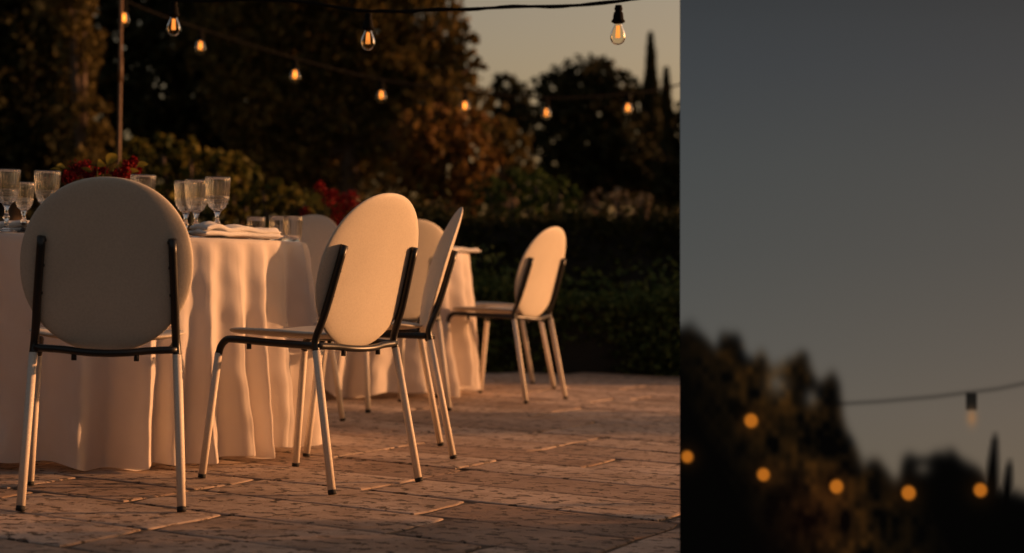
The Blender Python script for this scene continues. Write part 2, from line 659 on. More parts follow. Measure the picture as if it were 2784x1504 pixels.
def px_clumps(lst, depth, squash=0.9, dy=0.8):
    """(x, y, radius_px[, ry_px]) -> clumps at a depth"""
    out = []
    for i, q in enumerate(lst):
        x, y, r = q[:3]
        r2 = q[3] if len(q) > 3 else r * squash
        dep = depth + (((i * 7) % 5) - 2) * 0.12 * dy
        s = dep / FPX
        out.append((at(x, y, dep), (r * s, r * s * dy, r2 * s)))
    return out


# wooded rise that closes the view behind the trees
v, f = [], []
NX, NY = 80, 12
for j in range(NY + 1):
    for i in range(NX + 1):
        x = -140 + 280 * i / NX
        y = 60 + 120 * j / NY
        z = -0.1 + 4.2 * math.sin(min(1, j / 7) * math.pi / 2) * (0.75 + 0.25 * math.sin(x * 0.07 + 1.0)) + 0.25 * math.sin(x * 0.9) * math.sin(y * 0.4)
        v.append((x, y, z if j else -0.3))
for j in range(NY):
    for i in range(NX):
        a = j * (NX + 1) + i
        f.append((a, a + 1, a + NX + 2, a + NX + 1))
tag(link('hill', make_mesh('hill', v, f), M_HILL), kind='structure')
P = np.stack([RNG.uniform(-60, 60, 30000), RNG.uniform(58, 66, 30000), RNG.random(30000) ** 1.3 * 4.4], 1)
tag(link('far_scrub', leaves_mesh('far_scrub', P, 0.5), LEAF_DARK), 'dark scrub covering the rise behind all the trees', 'scrub', kind='stuff')

# big centre tree
big = [(700, -60, 190), (860, -80, 200), (1010, -60, 150), (600, 90, 150), (760, 110, 170), (920, 90, 170), (1060, 70, 120),
       (1110, 130, 85), (1165, 105, 45), (1130, 20, 40), (640, 250, 150), (790, 270, 150), (930, 260, 150), (1060, 230, 125), (1140, 220, 65),
       (1150, 310, 85), (700, 380, 140), (860, 390, 140), (1000, 380, 120), (1090, 170, 100), (1185, 165, 38)]
tree('broad_tree', 'broad tall tree with rust tinged leaves, its right flank lit by the sun', px_clumps(big, 24.0), at(850, 790, 24.0) * 1 + Vector((0, 0, 0)), 6, LEAF_OAK, 0.105, 0.28, 0.75)
# reddish small tree before it
red = [(1060, 350, 90), (1130, 330, 75), (1185, 320, 60), (1200, 390, 65), (1110, 420, 95), (1180, 450, 70), (1040, 450, 80), (1100, 500, 75), (1170, 500, 50)]
tree('russet_tree', 'small tree with russet red leaves in front of the broad rust tinged tree', px_clumps(red, 18.5), at(1090, 830, 18.5), 3, LEAF_RED, 0.085, 0.10, 0.7)
br = [(1240, 330, 60), (1285, 360, 55), (1265, 420, 70), (1310, 430, 45), (1230, 290, 45), (1215, 250, 38)]
tree('brown_leaved_tree', 'low brown leaved tree between the russet tree and the dark round topped tree', px_clumps(br, 27.0), at(1260, 780, 27.0), 3, LEAF_OLIVE, 0.115, 0.12, 0.8)
# right-hand group against the sky
rt = [(1395, 225, 55), (1450, 195, 55), (1505, 190, 50), (1550, 215, 50), (1585, 240, 30), (1420, 280, 70), (1500, 270, 80), (1570, 300, 55), (1400, 350, 75), (1480, 370, 85), (1560, 380, 75), (1430, 440, 80), (1530, 450, 85), (1620, 430, 60)]
tree('round_topped_tree', 'dark round topped tree standing against the pale sky beside the cypresses', px_clumps(rt, 36.0), at(1480, 760, 36.0), 5, LEAF_DARK, 0.15, 0.25, 1.6)
sm = [(1270, 220, 38), (1300, 240, 40), (1255, 260, 40), (1320, 290, 45), (1275, 310, 50), (1340, 340, 40)]
tree('low_round_tree', 'small dark round tree in the dip of the treeline', px_clumps(sm, 42.0), at(1290, 750, 42.0), 4, LEAF_DARK, 0.17, 0.2, 1.4)


def cypress(tip, base_y, half_w, depth, label):
    root_p = at(tip[0] - 6, base_y, depth)
    top = at(tip[0], tip[1], depth)
    root_p.z = 0.0
    root = empty('cypress_tree', root_p)
    h = top.z
    n = 15000
    t = RNG.random(n) ** 0.8
    s = depth / FPX
    prof = half_w * s * np.clip((1 - t) * 2.0, 0, 1) ** 0.78 * (0.75 + 0.4 * RNG.random(n)) * (1 + 0.14 * np.sin(t * 31) * np.sin(t * 13))
    a = RNG.uniform(0, 2 * math.pi, n)
    rr = prof * RNG.random(n) ** 0.35
    wob = 0.06 * np.sin(t * 9)
    lean = (top.x - root_p.x) * t
    P = np.stack([rr * np.cos(a) + wob * (1 - t) + lean, rr * np.sin(a), 0.3 + (h - 0.3) * t], 1)
    link('crown', leaves_mesh('crown', P, 0.17, up=2.2, aspect=0.35), LEAF_DARK, root)
    MB().tube([(0, 0, -0.1), (0.02, 0, h * 0.5), (top.x - root_p.x, 0, h * 0.93)], [0.13, 0.08, 0.02], 8).build('trunk', M_BARK, root)
    tag(root, label, 'tree', 'cypresses against the sky')


cypress((1637, 88), 760, 36, 38.0, 'taller slim cypress beside the dark round topped tree')
cypress((1676, 176), 760, 33, 39.5, 'shorter slim cypress, the one farther from the round topped tree')
rx = [(1715, 290, 35), (1740, 330, 60), (1700, 400, 55), (1760, 420, 80), (1690, 480, 60), (1850, 330, 90), (1900, 420, 110)]
tree('edge_tree', 'dark tree beside the shorter cypress, partly hidden by the added screen', px_clumps(rx, 34.0), at(1740, 770, 34.0), 4, LEAF_DARK, 0.16, 0.2, 1.3)

# left-hand wood
lf = [(185, 20, 70), (205, 110, 65), (190, 200, 60), (215, 290, 60), (225, 370, 65), (170, -70, 80), (230, 430, 60)]
tree('tall_conifer', 'tall narrow conifer with olive brown foliage behind the flower filled table', px_clumps(lf, 19.0, 1.1), at(200, 850, 19.0), 5, LEAF_OLIVE, 0.075, 0.14, 0.8)
dk = [(40, 20, 110), (60, 160, 110), (30, 300, 110), (90, 420, 100), (-60, 100, 150), (-80, 300, 150), (70, -120, 130), (10, 470, 100), (115, 60, 80), (120, 200, 80), (115, 330, 80), (140, 440, 80)]
tree('dark_conifer', 'very dark dense evergreen to one side of the tall olive brown conifer', px_clumps(dk, 22.0, 1.1), at(20, 820, 22.0), 5, LEAF_DARK, 0.12, 0.2, 1.1)
mid = [(660, -40, 140), (680, 130, 150), (700, 300, 140), (830, 60, 150), (850, 230, 150), (980, 130, 110), (640, 430, 120), (820, 420, 120), (960, 330, 110), (120, -60, 130), (100, 110, 130), (110, 270, 130), (200, 400, 120), (60, 400, 120), (220, 60, 110), (220, 220, 110), (300, -60, 110), (420, -60, 120), (520, -40, 110), (330, 90, 100), (440, 90, 120), (540, 110, 100), (290, 220, 90), (390, 230, 120), (510, 240, 110), (330, 350, 100), (450, 360, 110), (560, 360, 100)]
tree('dense_evergreen', 'dense dark evergreen between the tall conifer and the broad rust tinged tree', px_clumps(mid, 27.0, 1.0), at(420, 780, 27.0), 6, LEAF_DARK, 0.14, 0.25, 1.1)


def shrub(name, label, lst, depth, leaf, size, density=1.0, group=None, cat='shrub', dy=0.8):
    cl = px_clumps(lst, depth, dy=dy)
    cx = sum(c.x for c, r in cl) / len(cl)
    cy = sum(c.y for c, r in cl) / len(cl)
    b = Vector((cx, cy, 0.0 if cy < 11.0 else -0.08))
    root = empty(name, b)
    stems = MB()
    pts = []
    for i, (c, r) in enumerate(cl):
        vol = (r[0] * r[1] + r[0] * r[2] + r[1] * r[2])
        pts.append(blob(int(density * vol / (size * size) * 16), c - b, r))
        e = c - b
        stems.tube(smooth_path([(e.x * 0.15, e.y * 0.15, 0), (e.x * 0.6, e.y * 0.5, e.z * 0.5), e], 3), 0.018, 6)
    stems.build('stem', M_BARK, root)
    link('foliage', leaves_mesh('foliage', np.concatenate(pts), size), leaf, root)
    tag(root, label, cat, group)
    return root


blocks = [(Vector((6.1, 8.45, 0.55)), (0.55, 0.42, 0.62)), (Vector((6.0, 8.85, 0.75)), (0.5, 0.36, 0.60)), (Vector((6.3, 8.65, 1.15)), (0.42, 0.36, 0.40))]
tree('terrace_shrub', 'round topped shrub at the sunny side of the terrace throwing a band of shade', blocks, (6.1, 8.65, 0.0), 1.5, LEAF_BOX, 0.07, 0.05, 0.45, cat='shrub')
shrub('leafy_shrub', 'tall leafy shrub with sunlit yellow green leaves beside the rusty pole',
      [(340, 400, 60), (410, 390, 55), (480, 400, 60), (550, 415, 60), (600, 450, 60), (370, 470, 70), (460, 480, 70), (540, 500, 70), (620, 520, 60), (430, 560, 70), (540, 580, 70)], 14.0, LEAF_SHRUB, 0.085, 0.75)
shrub('rounded_shrub', 'lower rounded shrub with yellow flecked leaves behind the tumblers',
      [(660, 480, 50), (720, 490, 55), (780, 510, 50), (690, 550, 60), (770, 570, 60), (850, 540, 55), (900, 560, 50)], 13.2, LEAF_SHRUB, 0.075, 0.75)
shrub('olive_shrub', 'olive brown shrub behind the red flowers of the near table',
      [(200, 420, 55), (260, 420, 50), (310, 440, 50), (170, 480, 55), (250, 490, 60), (120, 500, 55)], 15.0, LEAF_OLIVE, 0.08, 0.7)
shrub('green_bush', 'fresh green low mound of foliage behind the clipped hedge',
      [(1230, 480, 45), (1290, 465, 50), (1350, 465, 50), (1410, 485, 45), (1250, 530, 45), (1330, 530, 50), (1420, 535, 40)], 17.0, LEAF_GRASSY, 0.06, 0.8)
shrub('silvery_bush', 'low silvery grey bush behind the clipped hedge, under the round topped tree',
      [(1500, 505, 28), (1550, 500, 30), (1600, 505, 30), (1630, 515, 25), (1570, 530, 35)], 18.5, LEAF_SILVER, 0.07, 0.5)


def hedge(name, label, x0, x1, y0, y1, h0, h1, leaf, size, n, base=0.0, rough=0.05):
    root = empty(name, ((x0 + x1) / 2, (y0 + y1) / 2, base))
    cx, cy = (x0 + x1) / 2, (y0 + y1) / 2
    hh = lambda x: h0 + (h1 - h0) * (x - x0) / (x1 - x0)
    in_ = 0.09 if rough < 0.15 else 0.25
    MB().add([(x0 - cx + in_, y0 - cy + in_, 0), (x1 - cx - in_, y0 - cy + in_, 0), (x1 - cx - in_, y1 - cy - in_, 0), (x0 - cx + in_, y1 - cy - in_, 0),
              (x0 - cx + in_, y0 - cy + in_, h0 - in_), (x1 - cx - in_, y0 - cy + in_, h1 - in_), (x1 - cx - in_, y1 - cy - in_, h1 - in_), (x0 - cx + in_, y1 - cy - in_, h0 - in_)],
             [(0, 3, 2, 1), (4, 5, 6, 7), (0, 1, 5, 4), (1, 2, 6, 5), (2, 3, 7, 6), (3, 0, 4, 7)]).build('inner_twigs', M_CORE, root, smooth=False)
    H = max(h0, h1)
    areas = np.array([(x1 - x0) * H, (x1 - x0) * (y1 - y0), (y1 - y0) * H, (y1 - y0) * H, (x1 - x0) * H])
    cnt = (n * areas / areas.sum()).astype(int)
    P = []
    for side, m in enumerate(cnt):
        x = RNG.uniform(x0, x1, m); y = RNG.uniform(y0, y1, m); z = RNG.random(m) * hh(x)
        off = np.abs(RNG.normal(size=m)) * rough
        bump = 0.5 * rough * (np.sin(x * 5.1 + 1.3 * y) + np.sin(x * 2.3 + 0.7) + np.sin(z * 6 + x * 3))
        if side == 0: y = y0 + off - bump
        elif side == 1: z = hh(x) - off + bump + (RNG.random(m) < 0.14) * RNG.random(m) * rough * 2.4
        elif side == 2: x = x0 + off
        elif side == 3: x = x1 - off
        else: y = y1 - off + bump + (RNG.random(m) < 0.25) * RNG.random(m) * rough * 0.9
        P.append(np.stack([x - cx, y - cy, z], 1))
    link('foliage', leaves_mesh('foliage', np.concatenate(P), size), leaf, root)
    tag(root, label, 'hedge')
    return root


hedge('low_hedge', 'low loose green hedge along the edge of the stone terrace', -1.6, 4.6, 11.15, 11.9, 0.80, 0.45, LEAF_HEDGE, 0.055, 44000, -0.08, 0.10)
hedge('clipped_hedge', 'taller dark clipped hedge behind the loose low hedge', -0.4, 6.0, 12.9, 13.9, 1.16, 1.22, LEAF_BOX, 0.06, 34000, -0.08, 0.075)
hedge('added_back_hedge', 'added dark hedge behind the viewpoint, holding back sky light', -16, 14, -9.5, -8.0, 3.0, 3.0, LEAF_BOX, 0.3, 16000, -0.08, 0.3)  # unseen, added to cut the sky fill from behind
hedge('added_side_hedge', 'added dark hedge out of view, away from the sun, holding back sky light', -9.5, -8.0, -6.0, 16.0, 4.5, 4.5, LEAF_BOX, 0.3, 12000, -0.08, 0.3)  # unseen as well, added to lower the sky fill from this side
hedge('corner_hedge', 'tall leafy hedge at the sunny corner, shading the low loose hedge', 6.6, 7.6, 11.3, 14.2, 2.5, 2.4, LEAF_BOX, 0.10, 14000, -0.08, 0.16)
hedge('tall_shade_hedge', 'tall leafy hedge beyond the side of the terrace, shading its near stones', 5.3, 6.9, -2.6, 5.55, 3.4, 3.2, LEAF_BOX, 0.12, 26000, 0.0, 0.22)


# ------------------------------------------------------------------ chairs
def shell(outline, thick, place, rings=12, seg=72):
    """a padded plate: outline(a)->(u, v), place(u, v, w) -> xyz, w = offset along thickness"""
    v, f = [], []
    for side in (1, -1):
        for r_ in range(rings + 1):
            t = 1 - (1 - r_ / rings) ** 2 if r_ else 0
            w = side * thick * 0.5 * max(0.0, 1 - t ** 10) ** 0.5
            for k in range(seg):
                u_, v_ = outline(2 * math.pi * k / seg)
                v.append(place(u_ * t, v_ * t, w))
    n = (rings + 1) * seg
    for side in (0, 1):
        for r_ in range(rings):
            for k in range(seg):
                k2 = (k + 1) % seg
                q = (side * n + r_ * seg + k, side * n + r_ * seg + k2, side * n + (r_ + 1) * seg + k2, side * n + (r_ + 1) * seg + k)
                f.append(q if side else q[::-1])
    # the rim rings of both sides coincide (w = 0 there)
    return v, f


def weld(o):
    import bmesh
    bm = bmesh.new()
    bm.from_mesh(o.data)
    bmesh.ops.remove_doubles(bm, verts=bm.verts, dist=0.00005)
    bmesh.ops.dissolve_degenerate(bm, edges=bm.edges, dist=0.00001)
    bmesh.ops.recalc_face_normals(bm, faces=bm.faces)
    for fc in bm.faces:
        fc.smooth = True
    bm.to_mesh(o.data)
    bm.free()
    return o


def sup(a, n):
    c, s = math.cos(a), math.sin(a)
    return math.copysign(abs(c) ** (2 / n), c), math.copysign(abs(s) ** (2 / n), s)


def make_chair():
    root = empty('dining_chair')
    # backrest
    def bo(a):
        x, z = sup(a, 2.12)
        return x * (0.2345 - (0.010 * z * z if z < 0 else 0)), z * 0.239

    def bp(x, z, w):
        yy = 0.098 - 0.27 * (z + 0.239) - 0.10 * max(0, z) ** 2 + x * x / 2.6
        return (x, yy + w, 0.662 + z + w * 0.27)
    weld(link('backrest', make_mesh('backrest', *shell(bo, 0.017, bp)), M_SHELL, root))

    def so(a):
        x, y = sup(a, 3.0 if math.sin(a) > 0 else 2.4)
        return x * 0.222, y * 0.203

    def sp(x, y, w):
        fr = max(0.0, (y - 0.125) / 0.08)
        return (x, 0.302 + y, 0.463 + 0.22 * x * x - 0.010 * max(0, 1 - (x / 0.2) ** 2) * max(0, 1 - (y / 0.19) ** 2) - 0.012 * fr * fr + w)
    weld(link('seat', make_mesh('seat', *shell(so, 0.018, sp)), M_SHELL, root))
    RT = 0.0117
    for s in (-1, 1):
        # white rear leg and its black support above
        foot, joint = Vector((s * 0.215, 0.0, 0.010)), Vector((s * 0.196, 0.088, 0.42))
        leg = MB().tube([foot, foot.lerp(joint, 0.5), joint], RT + 0.0004, 16).build('leg', M_LEG, root)
        MB().tube([(s * 0.2158, -0.0035, 0.0), foot + Vector((0, 0, 0.0025))], RT + 0.001, 16).build('foot_cap', M_RUBBER, leg)
        path = smooth_path([joint - Vector((0, 0, 0.004)), (s * 0.193, 0.093, 0.455), (s * 0.189, 0.073, 0.51), (s * 0.186, 0.052, 0.57), (s * 0.175, 0.0045, 0.738)], 5)
        sup_ = MB().tube(path, RT, 16).build('back_support', M_BLACK, root)
        for (zz, yy, xx) in ((0.729, 0.007, 0.1757), (0.66, 0.0265, 0.1805), (0.585, 0.048, 0.185)):
            MB().tube([(s * (xx - RT - 0.002), yy - 0.003, zz), (s * xx, yy, zz)], 0.0042, 8).build('screw', M_BLACK, sup_)
        # front leg
        ffoot, fj = Vector((s * 0.226, 0.52, 0.010)), Vector((s * 0.207, 0.478, 0.395))
        leg = MB().tube([ffoot, ffoot.lerp(fj, 0.5), fj], RT + 0.0004, 16).build('leg', M_LEG, root)
        MB().tube([(s * 0.2265, 0.5210, 0.0), ffoot + Vector((0, 0, 0.0025))], RT + 0.001, 16).build('foot_cap', M_RUBBER, leg)
        p = smooth_path([fj - Vector((0, 0, 0.004)), (s * 0.204, 0.472, 0.415), (s * 0.202, 0.455, 0.434), (s * 0.199, 0.425, 0.440), (s * 0.192, 0.28, 0.436), (s * 0.185, 0.16, 0.434), (s * 0.188, 0.10, 0.433)], 5)
        MB().tube(p, RT, 14).build('side_rail', M_BLACK, root)
        MB().tube([(s * 0.196, 0.36, 0.432), (s * 0.196, 0.36, 0.412)], 0.0075, 10).build('bumper', M_RUBBER, root)
        MB().tube([(s * 0.085, 0.072, 0.424), (s * 0.085, 0.072, 0.402)], 0.0075, 10).build('bumper', M_RUBBER, root)
    p = smooth_path([(-0.194, 0.088, 0.434), (-0.12, 0.078, 0.431), (-0.06, 0.066, 0.425), (0, 0.062, 0.423), (0.06, 0.066, 0.425), (0.12, 0.078, 0.431), (0.194, 0.088, 0.434)], 4)
    MB().tube(p, 0.0105, 14).build('rear_rail', M_BLACK, root)
    return root


CH = 'cream round backed dining chairs'
proto = make_chair()
chairs = [
    ((-0.630, 4.505), (-0.115, 0.993), 'cream chair with its shaded round back square on, at the near table under the goblets'),
    ((0.126, 5.10), (-0.775, 0.632), 'cream chair with its whole round back in full orange sunlight, beside the near table'),
    ((0.405, 6.135), (-0.998, -0.045), 'cream chair seen edge on behind the fully sunlit chair, facing the near table'),
    ((-0.145, 7.42), (-0.62, -0.785), 'shaded cream chair on the far side of the near table, by the tumblers'),
    ((0.338, 7.822), (-0.43, 0.90), 'shaded cream chair with its back turned, at the far table behind the edge on chair'),
    ((1.078, 8.62), (-0.82, 0.572), 'sunlit cream chair standing alone in front of the dark hedge, at the far table'),
    ((1.20, 9.75), (-0.985, -0.17), 'cream chair almost hidden behind the sunlit chair by the dark hedge'),
]
for i, ((x, y), d, lab) in enumerate(chairs):
    o = proto if i == 0 else copy_tree(proto)
    o.location = (x, y, 0.0025)
    o.rotation_euler = (0, 0, math.atan2(d[1], d[0]) - math.pi / 2)
    tag(o, lab, 'chair', CH)


# ------------------------------------------------------------------ tables
def round_table(loc, r, label):
    root = empty('round_table', loc)
    MB().lathe([(0.01, 0.735), (r - 0.004, 0.735), (r, 0.738), (r, 0.755), (r - 0.004, 0.759), (0.01, 0.759)], 64).build('tabletop', M_WOOD, root)
    for a in range(4):
        c, s = math.cos(a * math.pi / 2 + 0.6), math.sin(a * math.pi / 2 + 0.6)
        MB().tube([(c * 0.5, s * 0.5, 0.001), (c * 0.42, s * 0.42, 0.734)], 0.02, 12).build('leg', M_BLACK, root)
    tag(root, label, 'table')


def tablecloth(loc, r, ridges, label, hem_z=0.012, seed=1, flare=0.045, amps=()):
    rr = random.Random(seed)
    rid = list(ridges)
    a = rid[-1]
    while a < rid[0] + 360 - 18:
        a += rr.uniform(8, 15)
        rid.append(a)
    span = rid[-1] - rid[0]
    rid = [rid[0] + (x - rid[0]) for x in rid]
    rid[-1] = rid[0] + 360
    amp = [amps[i] if i < len(amps) else rr.uniform(0.35, 1.35) for i in range(len(rid) - 1)]
    drift = [rr.uniform(-3.2, 3.2) for _ in rid[:-1]]
    drift.append(drift[0])
    start = [rr.uniform(0.22, 0.65) for _ in rid[:-1]]
    start.append(start[0])
    amp.append(amp[0])
    hem = [rr.uniform(-0.012, 0.026) for _ in rid[:-1]]
    hem.append(hem[0])
    NA, NS = 960, 46
    zt = 0.762
    v, f = [], []
    # flat top: rings
    tops = [0.0, 0.4, 0.75, 0.93, 0.985]
    rowsets = []
    for t in tops[1:]:
        rowsets.append([(r * t * math.sin(2 * math.pi * k / NA), -r * t * math.cos(2 * math.pi * k / NA), zt + 0.0012 * math.sin(k * 0.11) * t) for k in range(NA)])
    F, PH, HM = [], [], []
    for k in range(NA):
        deg = rid[0] + 360 * k / NA
        for i in range(len(rid) - 1):
            if rid[i] <= deg < rid[i + 1] or i == len(rid) - 2:
                if deg < rid[i + 1] or i == len(rid) - 2:
                    t = (deg - rid[i]) / (rid[i + 1] - rid[i])
                    break
        # ridge is narrow and leans, hollow is broad
        tt = t ** 0.88
        prof = 1.4 * abs(math.cos(math.pi * tt)) ** 1.9 - 0.66
        A = amp[i] * (1 - t) + amp[i + 1] * t
        w = min(1.25, (rid[i + 1] - rid[i]) / 10.0)
        F.append(prof * A * w)
        PH.append((drift[i] * (1 - t) + drift[i + 1] * t, start[i] * (1 - t) + start[i + 1] * t))
        HM.append(hem[i] * (1 - t) + hem[i + 1] * t)
    for j in range(NS + 1):
        s = j / NS
        row = []
        for k in range(NA):
            ang = math.radians(rid[0] + 360 * k / NA)
            # quick turn over the rim, then hanging folds that deepen
            if s < 0.035:
                q = s / 0.035
                rad = r + 0.004 + 0.010 * math.sin(q * math.pi / 2)
                z = zt - 0.010 * (1 - math.cos(q * math.pi / 2))
                dep = 0.0
            else:
                q = (s - 0.035) / 0.965
                dep = q ** PH[k][1]
                rad = r + 0.014 + flare * q + 0.066 * dep * F[k] * (0.6 + 0.4 * q)
                rad += 0.006 * math.sin(7 * ang + 9 * q) * q + 0.0035 * math.sin(23 * ang - 14 * q) * q + 0.0012 * math.sin(61 * ang + 31 * q) * q + 0.0014 * math.sin(43 * ang - 40 * q)
                # small pulls below the rim
                rad -= 0.006 * math.exp(-((q - 0.10) / 0.07) ** 2) * max(0.0, -F[k])
                zb = hem_z + 0.016 + HM[k] + 0.018 * F[k] * 0.0 + 0.012 * math.sin(3 * ang + seed) + 0.012 * math.sin(11 * ang + 2.0) + 0.008 * math.sin(19 * ang)
                z = (zt - 0.010) * (1 - q) + zb * q
            tw = 0.010 * q * math.sin(5 * ang + 3 * q) + math.radians(PH[k][0]) * q if s >= 0.035 else 0
            row.append((rad * math.sin(ang + tw), -rad * math.cos(ang + tw), max(z, 0.006)))
        rowsets.append(row)
    # align the top rings with the same starting angle
    for m in range(len(tops) - 1):
        t = tops[m + 1]
        rowsets[m] = [(r * t * math.sin(math.radians(rid[0] + 360 * k / NA)), -r * t * math.cos(math.radians(rid[0] + 360 * k / NA)), zt + 0.0008 * math.sin(k * 0.13)) for k in range(NA)]
    for row in rowsets:
        v += row
    nr = len(rowsets)
    for i in range(nr - 1):
        for k in range(NA):
            k2 = (k + 1) % NA
            f.append((i * NA + k, (i + 1) * NA + k, (i + 1) * NA + k2, i * NA + k2))
    v.append((0, 0, zt))
    for k in range(NA):
        f.append((len(v) - 1, k, (k + 1) % NA))
    o = link('tablecloth', make_mesh('tablecloth', v, f), M_CLOTH, None, loc)
    tag(o, label, 'tablecloth', None)
    return o


T1 = Vector((-0.94, 6.20, 0.0))
T2 = Vector((-0.10, 9.27, 0.0))
round_table(T1 + Vector((0, 0, 0.003)), 0.79, 'near round table hidden under its floor length white cloth')
round_table(T2 + Vector((0, 0, 0.003)), 0.79, 'far round table hidden under its floor length white cloth, nearer the hedge')
tablecloth(T1, 0.80, [-34, -20, -8, 7, 23, 31, 38, 46, 55, 64, 76, 90], 'floor length white cloth with deep sunlit folds on the near table with the goblets', seed=4, amps=(0.9, 1.1, 0.6, 1.0, 1.3, 0.55, 1.25, 0.8, 1.35, 0.7, 1.1, 0.8))
tablecloth(T2, 0.80, [-20, -4, 9, 22, 38, 50, 64, 78, 92], 'floor length white cloth on the far table, nearer the hedge', seed=9)


# ------------------------------------------------------------------ table ware
def goblet_mesh(h, rim, name):
    k = h / 0.20
    b0 = 0.088 * k
    outer = [(0.002, 0.0), (0.036, 0.0), (0.037, 0.002), (0.030, 0.005), (0.012, 0.010), (0.0065, 0.020), (0.006, 0.034), (0.0085, 0.040), (0.0125, 0.047), (0.0085, 0.054), (0.0062, 0.060), (0.0066, 0.072), (0.011, 0.082)]
    outer = [(r, z * k) for r, z in outer]
    bowl = [(0.30, 0.0), (0.48, 0.06), (0.66, 0.15), (0.79, 0.25), (0.86, 0.35), (0.885, 0.45), (0.90, 0.58), (0.925, 0.72), (0.96, 0.86), (1.0, 1.0)]
    bz = h - b0
    pr = []
    for i in range(len(bowl) - 1):
        for q in range(3):
            t = q / 3
            pr.append((rim * (bowl[i][0] * (1 - t) + bowl[i + 1][0] * t), b0 + bz * (bowl[i][1] * (1 - t) + bowl[i + 1][1] * t)))
    pr.append((rim, h))
    inner = [(max(0.001, r - 0.0024), z + 0.0015) for r, z in reversed(pr[2:])]
    inner += [(0.003, pr[2][1] + 0.001)]
    prof = outer + pr + [(rim - 0.0012, h + 0.0006)] + inner

    def ribs(a, z):
        q = (z - b0) / bz
        if q < 0.04 or q > 0.985:
            return 0.0
        if q > 0.40:
            return 0.0016 * math.cos(24 * a) * min(1, (0.985 - q) * 14)
        return 0.0026 * math.cos(11 * a + q * 26) * math.cos(11 * a - q * 26) * min(1, (q - 0.04) * 12)
    m = MB()
    m.lathe(prof, 168, ribs)
    return make_mesh(name, m.v, m.f)


GOB, GOBS = goblet_mesh(0.203, 0.0435, 'goblet'), goblet_mesh(0.168, 0.033, 'small_goblet')
GOB.materials.append(M_CRYSTAL)
GOBS.materials.append(M_CRYSTAL)
GR = 'cut crystal goblets on the near table'
ZT = 0.7655
for (x, dep, me, lab) in [
        (16, 5.46, GOB, 'large cut crystal goblet standing behind the smaller goblet on the near table'),
        (60, 5.58, GOBS, 'small cut crystal goblet, the shortest of the goblets on the near table'),
        (117, 5.50, GOB, 'large goblet half hidden by the shaded round chair back, next to the small goblet'),
        (358, 5.62, GOB, 'large goblet whose rim shows over the shaded chair back, by the red flowers'),
        (467, 5.98, GOB, 'cut crystal goblet next to the shaded chair back, in the row of three'),
        (493, 5.88, GOB, 'cut crystal goblet in the middle of the row of three behind the napkin'),
        (546, 5.66, GOB, 'goblet at the open end of the row of three, behind the white napkin')]:
    p = at(x, 560, dep)
    o = bpy.data.objects.new('crystal_goblet', me)
    COL.objects.link(o)
    o.location = (p.x, p.y, ZT)
    o.rotation_euler = (0, 0, x * 0.37)
    tag(o, lab, 'goblet', GR)

tm = MB()
tp = [(0.002, 0.0), (0.030, 0.0), (0.0325, 0.003), (0.0335, 0.02), (0.0345, 0.05), (0.0365, 0.098), (0.0355, 0.0995), (0.0340, 0.098), (0.0318, 0.05), (0.0300, 0.016), (0.004, 0.012)]
tpp = []
for i in range(len(tp) - 1):
    for q in range(3):
        t = q / 3
        tpp.append((tp[i][0] * (1 - t) + tp[i + 1][0] * t, tp[i][1] * (1 - t) + tp[i + 1][1] * t))
tpp.append(tp[-1])
tm.lathe(tpp, 120, lambda a, z: 0.0008 * math.cos(24 * a) if 0.012 < z < 0.085 else 0.0)
TUM = make_mesh('tumbler', tm.v, tm.f)
TUM.materials.append(M_CRYSTAL)
for (x, dep, lab) in [(644, 6.62, 'ribbed glass tumbler behind the end of the white napkin'),
                      (700, 6.45, 'ribbed glass tumbler between the other two tumblers on the near table'),
                      (737, 6.40, 'ribbed glass tumbler at the rim of the near table by the shaded chair back'),
                      (1050, 8.78, 'small glass tumbler on the far table, showing above a shaded chair back')]:
    p = at(x, 580, dep)
    o = bpy.data.objects.new('glass_tumbler', TUM)
    COL.objects.link(o)
    o.location = (p.x, p.y, ZT if dep < 8 else ZT + 0.001)
    tag(o, lab, 'tumbler', 'ribbed glass tumblers')


